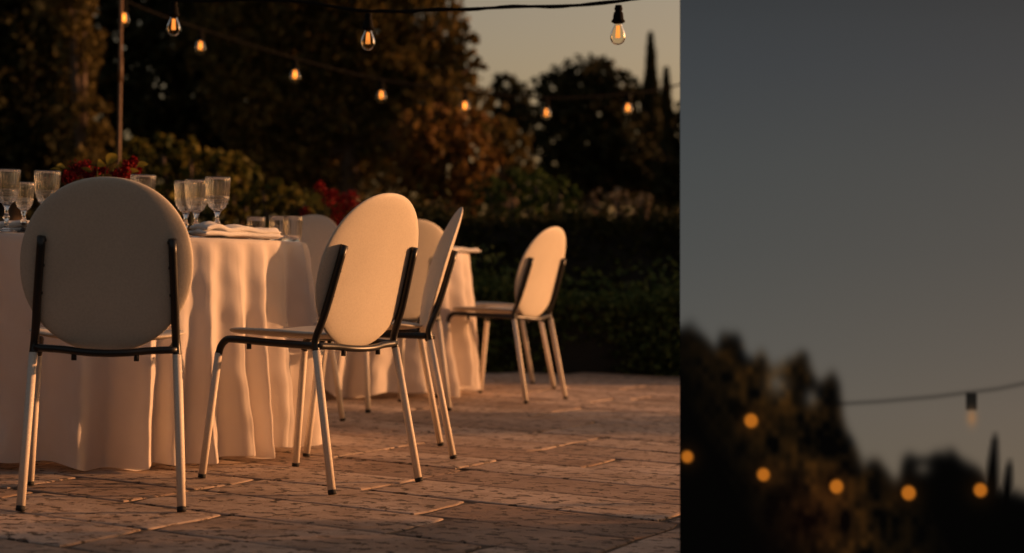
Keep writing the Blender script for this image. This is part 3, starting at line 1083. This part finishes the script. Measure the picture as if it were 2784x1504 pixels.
def napkin(p0, p1, w, h, label, seed):
    """a folded linen napkin: stacked layers with a rounded fold, lying from p0 to p1"""
    rr = random.Random(seed)
    p0, p1 = Vector(p0), Vector(p1)
    L = (p1 - p0).length
    ang = math.atan2(p1.y - p0.y, p1.x - p0.x)
    root = empty('linen_napkin', p0, ang)
    for li, (zc, th, wl, xa, xb) in enumerate(((0.30, 0.30, 1.0, 0.0, 0.0), (0.68, 0.34, 0.94, 0.012, -0.004))):
        m = MB()
        NL, NWd = 64, 34
        ph = rr.uniform(0, 6)
        v, f = [], []
        for i in range(NL + 1):
            t = i / NL
            x = xa + (L - xa + xb) * t
            endr = max(0.0, 1 - abs(2 * t - 1) ** 16) ** 0.5
            lump = 0.0035 * math.sin(t * 6 + ph) + 0.0022 * math.sin(t * 17 + ph * 2) + 0.008 * math.exp(-((t - 0.10) / 0.16) ** 2) - 0.006 * math.exp(-((t - 0.30) / 0.08) ** 2)
            for k in range(NWd):
                a = 2 * math.pi * k / NWd
                cx, cz = sup(a, 2.3)
                y = cx * w * wl / 2 * (1 + 0.04 * math.sin(t * 9 + ph)) + 0.004 * math.sin(t * 5 + li)
                # creases running along the roll and small crumples near its open end
                cr = 0.0016 * math.sin(a * 5 + t * 3 + ph) + 0.0026 * math.exp(-((t - 0.97) / 0.09) ** 2) * math.sin(a * 9 + ph)
                z = h * zc + cz * (h * th + cr) * (0.30 + 0.70 * endr) + lump * (0.25 + li * 0.75) + cr
                v.append((x + (0.004 * math.sin(a * 7) if i in (0, NL) else 0), y, max(0.0008, z)))
        for i in range(NL):
            for k in range(NWd):
                k2 = (k + 1) % NWd
                f.append((i * NWd + k, (i + 1) * NWd + k, (i + 1) * NWd + k2, i * NWd + k2))
        f.append(tuple(range(NWd)))
        f.append(tuple(reversed([NL * NWd + k for k in range(NWd)])))
        m.add(v, f)
        m.build('fold', M_NAPKIN, root)
    tag(root, label, 'napkin', 'folded linen napkins')


a, b = at(492, 600, 5.60), at(684, 600, 5.86)
napkin((a.x, a.y, ZT), (b.x, b.y, ZT), 0.10, 0.040, 'folded white napkin on the near table before the row of three goblets', 2)
a, b = at(-60, 580, 5.62), at(120, 580, 5.64)
napkin((a.x, a.y, ZT), (b.x, b.y, ZT), 0.10, 0.036, 'folded white napkin behind the stems of the small goblet and its large neighbour', 5)
a, b = at(1095, 630, 8.86), at(1190, 632, 9.14)
napkin((a.x, a.y, ZT + 0.001), (b.x, b.y, ZT + 0.001), 0.10, 0.022, 'folded white napkin at the rim of the far table', 8)


# ------------------------------------------------------------------ flowers
def bouquet(loc, heads, leaf_spots, label, seed):
    rr = random.Random(seed)
    root = empty('flower_arrangement', loc)
    MB().lathe([(0.002, 0), (0.05, 0), (0.055, 0.004), (0.075, 0.04), (0.08, 0.07), (0.065, 0.10), (0.060, 0.115), (0.055, 0.114), (0.05, 0.10), (0.004, 0.09)], 40).build('vase', M_VASE, root)
    for (hx, hy, hz, r) in heads:
        r *= 0.82
        n = 120
        d = RNG.normal(size=(n, 3))
        d /= np.linalg.norm(d, axis=1)[:, None]
        rad = RNG.uniform(0.35, 1.3, (n, 1)) * (1 + 0.25 * np.sin(d[:, :1] * 7 + hx * 40) * np.sin(d[:, 1:2] * 9))
        Pp = np.array([[hx, hy, hz]]) + d * rad * r
        hd = link('flower_head', leaves_mesh('flower_head', Pp, 0.016, aspect=0.7), M_RED, root)
        p = smooth_path([(hx * 0.1, hy * 0.1, 0.095), (hx * 0.45, hy * 0.45, 0.1 + (hz - 0.1) * 0.55), (hx, hy, hz)], 4)
        MB().tube(p, 0.0028, 6).build('stem', M_STEM, hd)
    for (hx, hy, hz, s) in leaf_spots:
        v, f = [], []
        d = Vector((hx, hy, 0.02 + rr.uniform(0, 0.1))).normalized()
        d = (d + Vector((rr.uniform(-.6, .6), rr.uniform(-.6, .6), rr.uniform(-.3, .6)))).normalized()
        sd = d.cross(Vector((rr.uniform(-1, 1), rr.uniform(-1, 1), 1))).normalized()
        up = sd.cross(d)
        c = Vector((hx, hy, hz))
        N = 6
        for i in range(N + 1):
            t = i / N
            wd = s * 0.26 * math.sin(math.pi * min(1, t * 0.96 + 0.02)) ** 0.8
            pc = c + d * s * t - Vector((0, 0, 1)) * s * 0.35 * t * t
            v += [pc + sd * wd + up * wd * 0.4, pc, pc - sd * wd + up * wd * 0.4]
        for i in range(N):
            f += [(3 * i, 3 * i + 1, 3 * i + 4, 3 * i + 3), (3 * i + 1, 3 * i + 2, 3 * i + 5, 3 * i + 4)]
        lf_ = link('leaf', make_mesh('leaf', v, f), M_FLEAF, root)
        MB().tube(smooth_path([(hx * 0.1, hy * 0.1, 0.095), (hx * 0.6, hy * 0.6, 0.1 + (hz - 0.1) * 0.6), (hx, hy, hz)], 3), 0.002, 5).build('stem', M_STEM, lf_)
    tag(root, label, 'flowers', 'red flower centrepieces')


def rel(x, y, dep, base):
    p = at(x, y, dep)
    return p.x - base.x, p.y - base.y, p.z - base.z


B1 = Vector((-0.92, 6.25, ZT))
h1 = [(*rel(x, y, 6.2 + dz, B1), r) for x, y, dz, r in [(190, 432, 0, 0.040), (208, 420, 0.05, 0.030), (170, 445, -0.05, 0.028), (325, 420, 0.02, 0.030), (335, 408, 0.05, 0.020), (312, 436, -0.03, 0.028), (290, 440, 0, 0.022), (262, 428, 0.06, 0.014), (243, 432, 0.1, 0.014), (222, 445, 0, 0.02), (342, 430, 0.04, 0.02)]]
l1 = [(*rel(x, y, 6.2 + dz, B1), s) for x, y, dz, s in [(165, 425, -0.02, 0.05), (245, 420, 0.03, 0.07), (270, 415, 0.0, 0.08), (285, 425, 0.05, 0.07), (230, 440, 0, 0.06), (320, 440, 0, 0.06), (300, 425, 0.04, 0.06), (155, 432, 0.0, 0.05), (345, 420, 0, 0.05)]]
bouquet(B1, h1, l1, 'crimson flowers with yellowish leaves showing above the shaded chair back on the near table', 3)
B2 = Vector((-0.06, 9.30, ZT))
h2 = [(*rel(x, y, 9.28 + dz, B2), r) for x, y, dz, r in [(805, 468, 0, 0.032), (815, 485, 0.05, 0.040), (838, 490, 0, 0.036), (830, 505, -0.05, 0.046), (860, 500, 0.04, 0.044), (885, 495, 0.02, 0.040), (870, 520, 0, 0.050), (850, 535, -0.03, 0.046), (768, 535, 0.03, 0.032), (775, 555, 0, 0.040), (785, 575, 0, 0.036), (895, 520, 0, 0.045), (840, 560, 0, 0.045)]]
l2 = [(*rel(x, y, 9.28 + dz, B2), s) for x, y, dz, s in [(790, 525, 0, 0.11), (805, 520, 0.02, 0.12), (815, 530, -0.03, 0.11), (795, 545, 0, 0.10), (830, 520, 0.03, 0.09), (800, 560, 0, 0.12), (870, 540, 0, 0.10), (780, 515, 0, 0.09)]]
bouquet(B2, h2, l2, 'bushy crimson flowers with bright green leaves on the far table', 6)


# ------------------------------------------------------------------ string lights
def bulb_proto(fil):
    root = empty('festoon_bulb')
    # hangs from the origin downwards
    MB().lathe([(0.002, 0.004), (0.012, 0.004), (0.016, -0.010), (0.013, -0.020), (0.018, -0.026), (0.021, -0.050), (0.026, -0.056), (0.026, -0.061), (0.018, -0.066), (0.002, -0.066)], 24).build('socket', M_CABLE, root)
    g_ = [(0.013, -0.060), (0.0145, -0.072), (0.019, -0.083), (0.0255, -0.097), (0.0290, -0.112), (0.0285, -0.126), (0.0235, -0.139), (0.0130, -0.147), (0.001, -0.1495)]
    gi = [(max(0.0006, r - 0.0009), z + 0.0007) for r, z in reversed(g_)]
    MB().lathe(g_ + gi, 32).build('glass_envelope', M_BULB, root)
    fm = MB()
    for q in range(4):
        a = q * math.pi / 2 + 0.4
        fm.tube([(0.005 * math.cos(a), 0.0042 * math.sin(a), -0.075), (0.0075 * math.cos(a), 0.0075 * math.sin(a), -0.122)], 0.0024, 8)
    fm.build('filament', fil, root)
    return root


pn, pf = bulb_proto(M_FIL), bulb_proto(M_FIL_FAR)
used = {id(pn): False, id(pf): False}


def hang(protoo, p, label, group, size=1.0, rz=0.0):
    o = copy_tree(protoo) if used[id(protoo)] else protoo
    used[id(protoo)] = True
    o.location = p
    o.scale = (size,) * 3
    o.rotation_euler = (0, 0, rz)
    tag(o, label, 'light bulb', group)


front = [(438, 12, 6.9), (927, 36, 6.6), (1556, 16, 6.2)]
fl = ['clear filament bulb on the near cable before dark trees beside the rusty pole', 'clear filament bulb hanging from the near cable before the broad rust tinged tree', 'clear filament bulb hanging from the near cable against open sky']
for i, (x, y, d) in enumerate(front):
    p = at(x, y + (-8 if i == 0 else 0), d)
    hang(pn, p, fl[i], 'bulbs on the near cable', 0.96, i * 1.1)
PL = {'a': Vector((-3.4, 7.9, 2.75)), 'b': Vector((3.4, 4.7, 2.7)), 'c': Vector((-3.6, 12.2, 3.9)), 'd': Vector((5.6, 17.4, 3.6))}
cp = [PL['a'], at(-250, -190, 7.3), at(150, -75, 7.08), at(438, -2, 6.9), at(700, 0, 6.74), at(927, 28, 6.6), at(1080, 26, 6.5), at(1290, 18, 6.37), at(1556, 4, 6.2), at(1900, -75, 6.0), at(2300, -200, 5.8), PL['b']]
cable1 = MB().tube(smooth_path(cp, 8), 0.0058, 8)
c1b = MB().tube([p + Vector((0.002 * math.sin(i * 0.9), 0.004 * math.cos(i * 0.9), 0.006 * math.cos(i * 0.9))) for i, p in enumerate(smooth_path(cp, 8))], 0.0045, 8)
cable1.add(c1b.v, c1b.f)
tag(cable1.build('light_cable', M_CABLE), 'black near cable carrying three large bulbs across the top', 'cable')

back = [(313, 4, 13.2), (505, 76, 13.8), (743, 150, 14.4), (960, 203, 15.0), (1170, 231, 15.4), (1375, 249, 15.8), (1580, 238, 16.2)]
bl = ['small glowing bulb right beside the rusty pole, on the far cable', 'small glowing bulb on the far cable, second from the rusty pole', 'small glowing bulb on the far cable, third from the rusty pole', 'small glowing bulb on the far cable below the middle near cable bulb', 'small glowing bulb on the far cable before the lit flank of the broad tree', 'small glowing bulb on the far cable before the dark round topped tree', 'small glowing bulb on the far cable next to the taller cypress']
for i, (x, y, d) in enumerate(back):
    hang(pf, at(x, y, d), bl[i], 'bulbs on the far cable', 1.3, i * 0.7)
cp = [PL['c'], at(60, -120, 12.6)] + [at(x, y - 2, d) for x, y, d in back] + [at(1711, 213, 16.5), at(2000, 130, 17.0), PL['d']]
tag(MB().tube(smooth_path(cp, 8), 0.0095, 8).build('light_cable', M_CABLE), 'thin black far cable sagging in front of the trees with seven small bulbs', 'cable')

pr = empty('light_pole', (at(297, 650, 10.2).x, 10.2, 0.0))
ptop = at(306, -60, 10.2)
b_ = Vector(pr.location)
MB().tube([(0, 0, 0.001), ((ptop.x - b_.x) * 0.5, 0, ptop.z * 0.5), (ptop.x - b_.x, 0, ptop.z)], 0.0110, 14).build('shaft', M_POLE, pr)
s0, s1 = at(302.5, 206, 10.2) - b_, at(303.5, 146, 10.2) - b_
MB().tube([s0, s1], 0.0142, 14).build('sleeve', M_POLE, pr)
for key, lab in (('a', 'slim pole at the shaded end of the near cable'), ('b', 'slim pole at the sunny end of the near cable'), ('c', 'slim pole at the shaded end of the far cable'), ('d', 'slim pole at the end of the far cable beyond the hedges')):
    q_ = PL[key]
    po = empty('light_pole', (q_.x, q_.y, 0.001 if q_.y < 11 else -0.08))
    MB().tube([(0, 0, 0), (0, 0, q_.z * 0.5), (0, 0, q_.z + 0.12)], 0.0135, 12).build('shaft', M_POLE, po)
    MB().tube([(0, 0, q_.z - 0.03), (0, 0, q_.z + 0.03)], 0.02, 12).build('cable_clamp', M_CABLE, po)
    tag(po, lab, 'pole')
tag(pr, 'slim rusty pole rising behind the red flowers of the near table', 'pole')


# ------------------------------------------------------------------ added screen standing in for a flat blurred backdrop
def added_screen():
    D = 3.93
    def corner(x, y):
        return at(x, y, D)
    x0, x1, ytop, ybot = 1711.0, 2640.0, -70.0, 1404.0
    NXp, NYp = 200, 320
    xs = np.linspace(x0, x1, NXp + 1)
    ys = np.linspace(ytop, ybot, NYp + 1)
    Xg, Yg = np.meshgrid(xs, ys)
    # --- the blurred backdrop put on the added screen, in picture units
    u, w = Xg - 1711.0, Yg
    rn = np.random.default_rng(5)

    def vnoise(sx, sy, seed):
        r_ = np.random.default_rng(seed)
        gx, gy = int(930 / sx) + 3, int(1480 / sy) + 3
        g_ = r_.random((gy, gx))
        fx, fy = (u / sx), ((w + 70) / sy)
        ix, iy = np.clip(fx.astype(int), 0, gx - 2), np.clip(fy.astype(int), 0, gy - 2)
        tx, ty = fx - ix, fy - iy
        tx, ty = tx * tx * (3 - 2 * tx), ty * ty * (3 - 2 * ty)
        return (g_[iy, ix] * (1 - tx) + g_[iy, ix + 1] * tx) * (1 - ty) + (g_[iy + 1, ix] * (1 - tx) + g_[iy + 1, ix + 1] * tx) * ty
    stops = [(-70, (60, 61, 62)), (0, (61, 62, 63)), (160, (66, 67, 68)), (400, (75, 75, 73)), (640, (82, 80, 76)), (880, (92, 87, 80)), (1040, (100, 92, 82)), (1200, (104, 94, 80)), (1410, (104, 94, 80))]
    img = np.stack([np.interp(w, [s[0] for s in stops], [s[1][c] for s in stops]) for c in range(3)], -1)
    img *= (1 + 0.05 * (u[..., None] - 430) / 430 * np.array([0.9, 0.3, -0.1]))
    # tree line heights along u
    tl = [(-5, 815), (30, 812), (60, 840), (88, 890), (105, 850), (130, 832), (150, 845), (165, 905), (185, 915), (205, 895), (225, 925), (260, 915), (285, 900), (310, 890), (335, 930), (350, 965), (368, 958), (385, 945), (400, 975), (408, 1050), (425, 1095), (440, 1130), (455, 1165), (480, 1158), (505, 1165), (525, 1195), (545, 1215), (556, 1200), (560, 1155), (580, 1140), (600, 1150), (640, 1140), (670, 1145), (690, 1135), (710, 1160), (735, 1165), (760, 1185), (775, 1210), (800, 1230), (830, 1235), (870, 1240), (940, 1235)]
    tu = np.array([p[0] for p in tl], float)
    tv = np.array([p[1] for p in tl], float)
    o_ = np.argsort(tu, kind='stable')
    line = np.interp(u, tu[o_], tv[o_]) + 14 * (vnoise(26, 60, 3) - 0.5) * 2
    mask = np.clip((w - line) / 42 + 0.5, 0, 1)
    mask = mask * mask * (3 - 2 * mask)
    # gaps in the crown
    for (cx, cy, rx, ry) in [(245, 965, 24, 26), (330, 1000, 14, 20), (612, 1178, 18, 14)]:
        mask *= 1 - 0.8 * np.exp(-(((u - cx) / rx) ** 2 + ((w - cy) / ry) ** 2))
    def soften(a_, n_):
        kx = np.exp(-0.5 * (np.arange(-3 * n_, 3 * n_ + 1) / n_) ** 2)
        kx /= kx.sum()
        for ax in (0, 1):
            pad = [(3 * n_, 3 * n_) if ax == q_ else (0, 0) for q_ in (0, 1)]
            b_ = np.pad(a_, pad, mode='edge')
            a_ = np.apply_along_axis(lambda r_: np.convolve(r_, kx, 'valid'), ax, b_)
        return a_
    mask = np.clip(mask + 0.30 * (vnoise(17, 21, 21) - 0.5) * (4 * mask * (1 - mask)), 0, 1)
    mask = soften(mask, 2)
    # cypresses
    for (cx, tip, wd, ln) in [(795, 1080, 20, 190), (832, 1146, 17, 150)]:
        t = np.clip((w - tip) / ln, 0, 1)
        half = 2 + wd * t
        cc = cx - 14 * t
        m_ = np.clip((half - np.abs(u - cc)) / 20 + 0.55, 0, 1) * np.clip((w - tip) / 30, 0, 1)
        mask = np.maximum(mask, m_)
    leafy = vnoise(38, 46, 8) * 0.6 + vnoise(16, 20, 9) * 0.4
    warm = np.clip(1.15 - np.abs(u - (170 + (w - 850) * 0.52)) / 210, 0, 1) * np.clip((w - 800) / 80, 0, 1)
    dark = np.clip((w - 1150) / 260, 0, 1) * np.clip((330 - u) / 250, 0, 1)
    amp = np.clip(leafy - 0.22, 0, 1) * warm * (1 - 0.9 * dark)
    treec = np.stack([4 + 78 * amp, 3.5 + 47 * amp, 3 + 14 * amp], -1)
    treec[..., 0] += 6 * np.exp(-(((u - 330) / 110) ** 2 + ((w - 1300) / 110) ** 2))
    img = img * (1 - mask[..., None]) + treec * mask[..., None]
    # cable and the hanging bulb
    cy_ = np.interp(u, [380, 500, 640, 735, 800, 864, 940], [1017, 1010, 998, 986, 978, 965, 948])
    k_ = np.exp(-((w - cy_) / 6.5) ** 2) * np.clip((u - 365) / 40, 0, 1) * 0.24
    img *= (1 - k_[..., None])
    sock = np.clip((13 - np.abs(u - 734)) / 7 + 0.5, 0, 1) * np.clip((w - 984) / 8, 0, 1) * np.clip((1036 - w) / 10, 0, 1)
    img = img * (1 - 0.75 * sock[..., None])
    gl = np.exp(-(((u - 735) / 13) ** 2 + ((w - 1050) / 22) ** 2))[..., None]
    img = img * (1 - 0.7 * gl) + np.array([158, 112, 72]) * 0.7 * gl
    # glowing out-of-focus bulbs
    for (cx, cy, r) in [(18, 1149, 18), (179, 1058, 20), (210, 1194, 19), (394, 1224, 20), (576, 1240, 21), (757, 1233, 20)]:
        dd = np.sqrt((u - cx) ** 2 + ((w - cy) * 0.96) ** 2)
        m_ = np.clip((r + 3 - dd) / 11, 0, 1)[..., None]
        m_ = m_ * m_ * (3 - 2 * m_)
        img = img * (1 - m_) + np.array([156, 90, 26]) * m_
        gl = (0.22 * np.exp(-(dd / (r * 1.7)) ** 2))[..., None]
        img = img + np.array([90, 42, 8]) * gl
    img *= 1 - 0.12 * np.clip((60 - (w + 0)) / 400, 0, 1)[..., None]
    s_ = np.clip(img / 255.0, 0, 1)
    lin = np.where(s_ <= 0.04045, s_ / 12.92, ((s_ + 0.055) / 1.055) ** 2.4)
    # --- geometry: a slab standing on the terrace, just behind the frame's lower edge
    base = corner((x0 + x1) / 2, ybot)
    c00, c10, c01 = corner(x0, ytop), corner(x1, ytop), corner(x0, ybot)
    ex, ez = (c10 - c00), (c01 - c00)
    nrm = Vector((0, 1, 0))
    zmin = min(c01.z, (c01 + ex).z)
    root = empty('added_screen', (base.x, base.y, 0.003))
    orig = Vector(root.location)
    body = MB()
    T = 0.03
    q = [c00, c10, c01 + ex, c01]
    ins = (c10 - c00).normalized() * 0.03
    vv = [p - orig + nrm * 0.003 for p in q] + [p - orig + nrm * T + (ins if i in (0, 3) else -ins) for i, p in enumerate(q)]
    body.add(vv, [(0, 1, 2, 3), (7, 6, 5, 4), (0, 4, 5, 1), (1, 5, 6, 2), (2, 6, 7, 3), (3, 7, 4, 0)]).build('housing', M_RUBBER, root, smooth=False)
    vf, ff = [], []
    for j in range(NYp + 1):
        for i in range(NXp + 1):
            p = c00 + ex * (i / NXp) + ez * (j / NYp)
            vf.append(p - orig)
    for j in range(NYp):
        for i in range(NXp):
            a_ = j * (NXp + 1) + i
            ff.append((a_, a_ + NXp + 1, a_ + NXp + 2, a_ + 1))
    me = make_mesh('backdrop_face', vf, ff, False)
    ca = me.color_attributes.new('picture', 'FLOAT_COLOR', 'POINT')
    ca.data.foreach_set('color', np.concatenate([lin.reshape(-1, 3), np.ones((lin.shape[0] * lin.shape[1], 1))], 1).astype(np.float32).ravel())
    m, nt, b, out = new_mat('backdrop_picture')
    at_ = node(nt, 'ShaderNodeAttribute')
    at_.attribute_name = 'picture'
    nt.links.new(at_.outputs['Color'], b.inputs['Emission Color'])
    b.inputs['Emission Strength'].default_value = 1.0 / (2 ** sc.view_settings.exposure)  # backdrop colours glow by emission, though no display stands there
    b.inputs['Base Color'].default_value = (0.0, 0.0, 0.0, 1)
    b.inputs['Roughness'].default_value = 0.9
    b.inputs['Specular IOR Level'].default_value = 0.0
    link('backdrop_face', me, m, root)
    # two flat feet
    for t in (0.2, 0.8):
        p = c01 + ex * t - orig
        MB().box((p.x - 0.03, -0.10, 0.0), (p.x + 0.03, 0.18, max(0.008, p.z + 0.001))).build('foot', M_RUBBER, root, smooth=False)
    tag(root, 'added upright screen standing in for the blurred backdrop of dusk sky, dark trees and bulbs', 'screen')


added_screen()
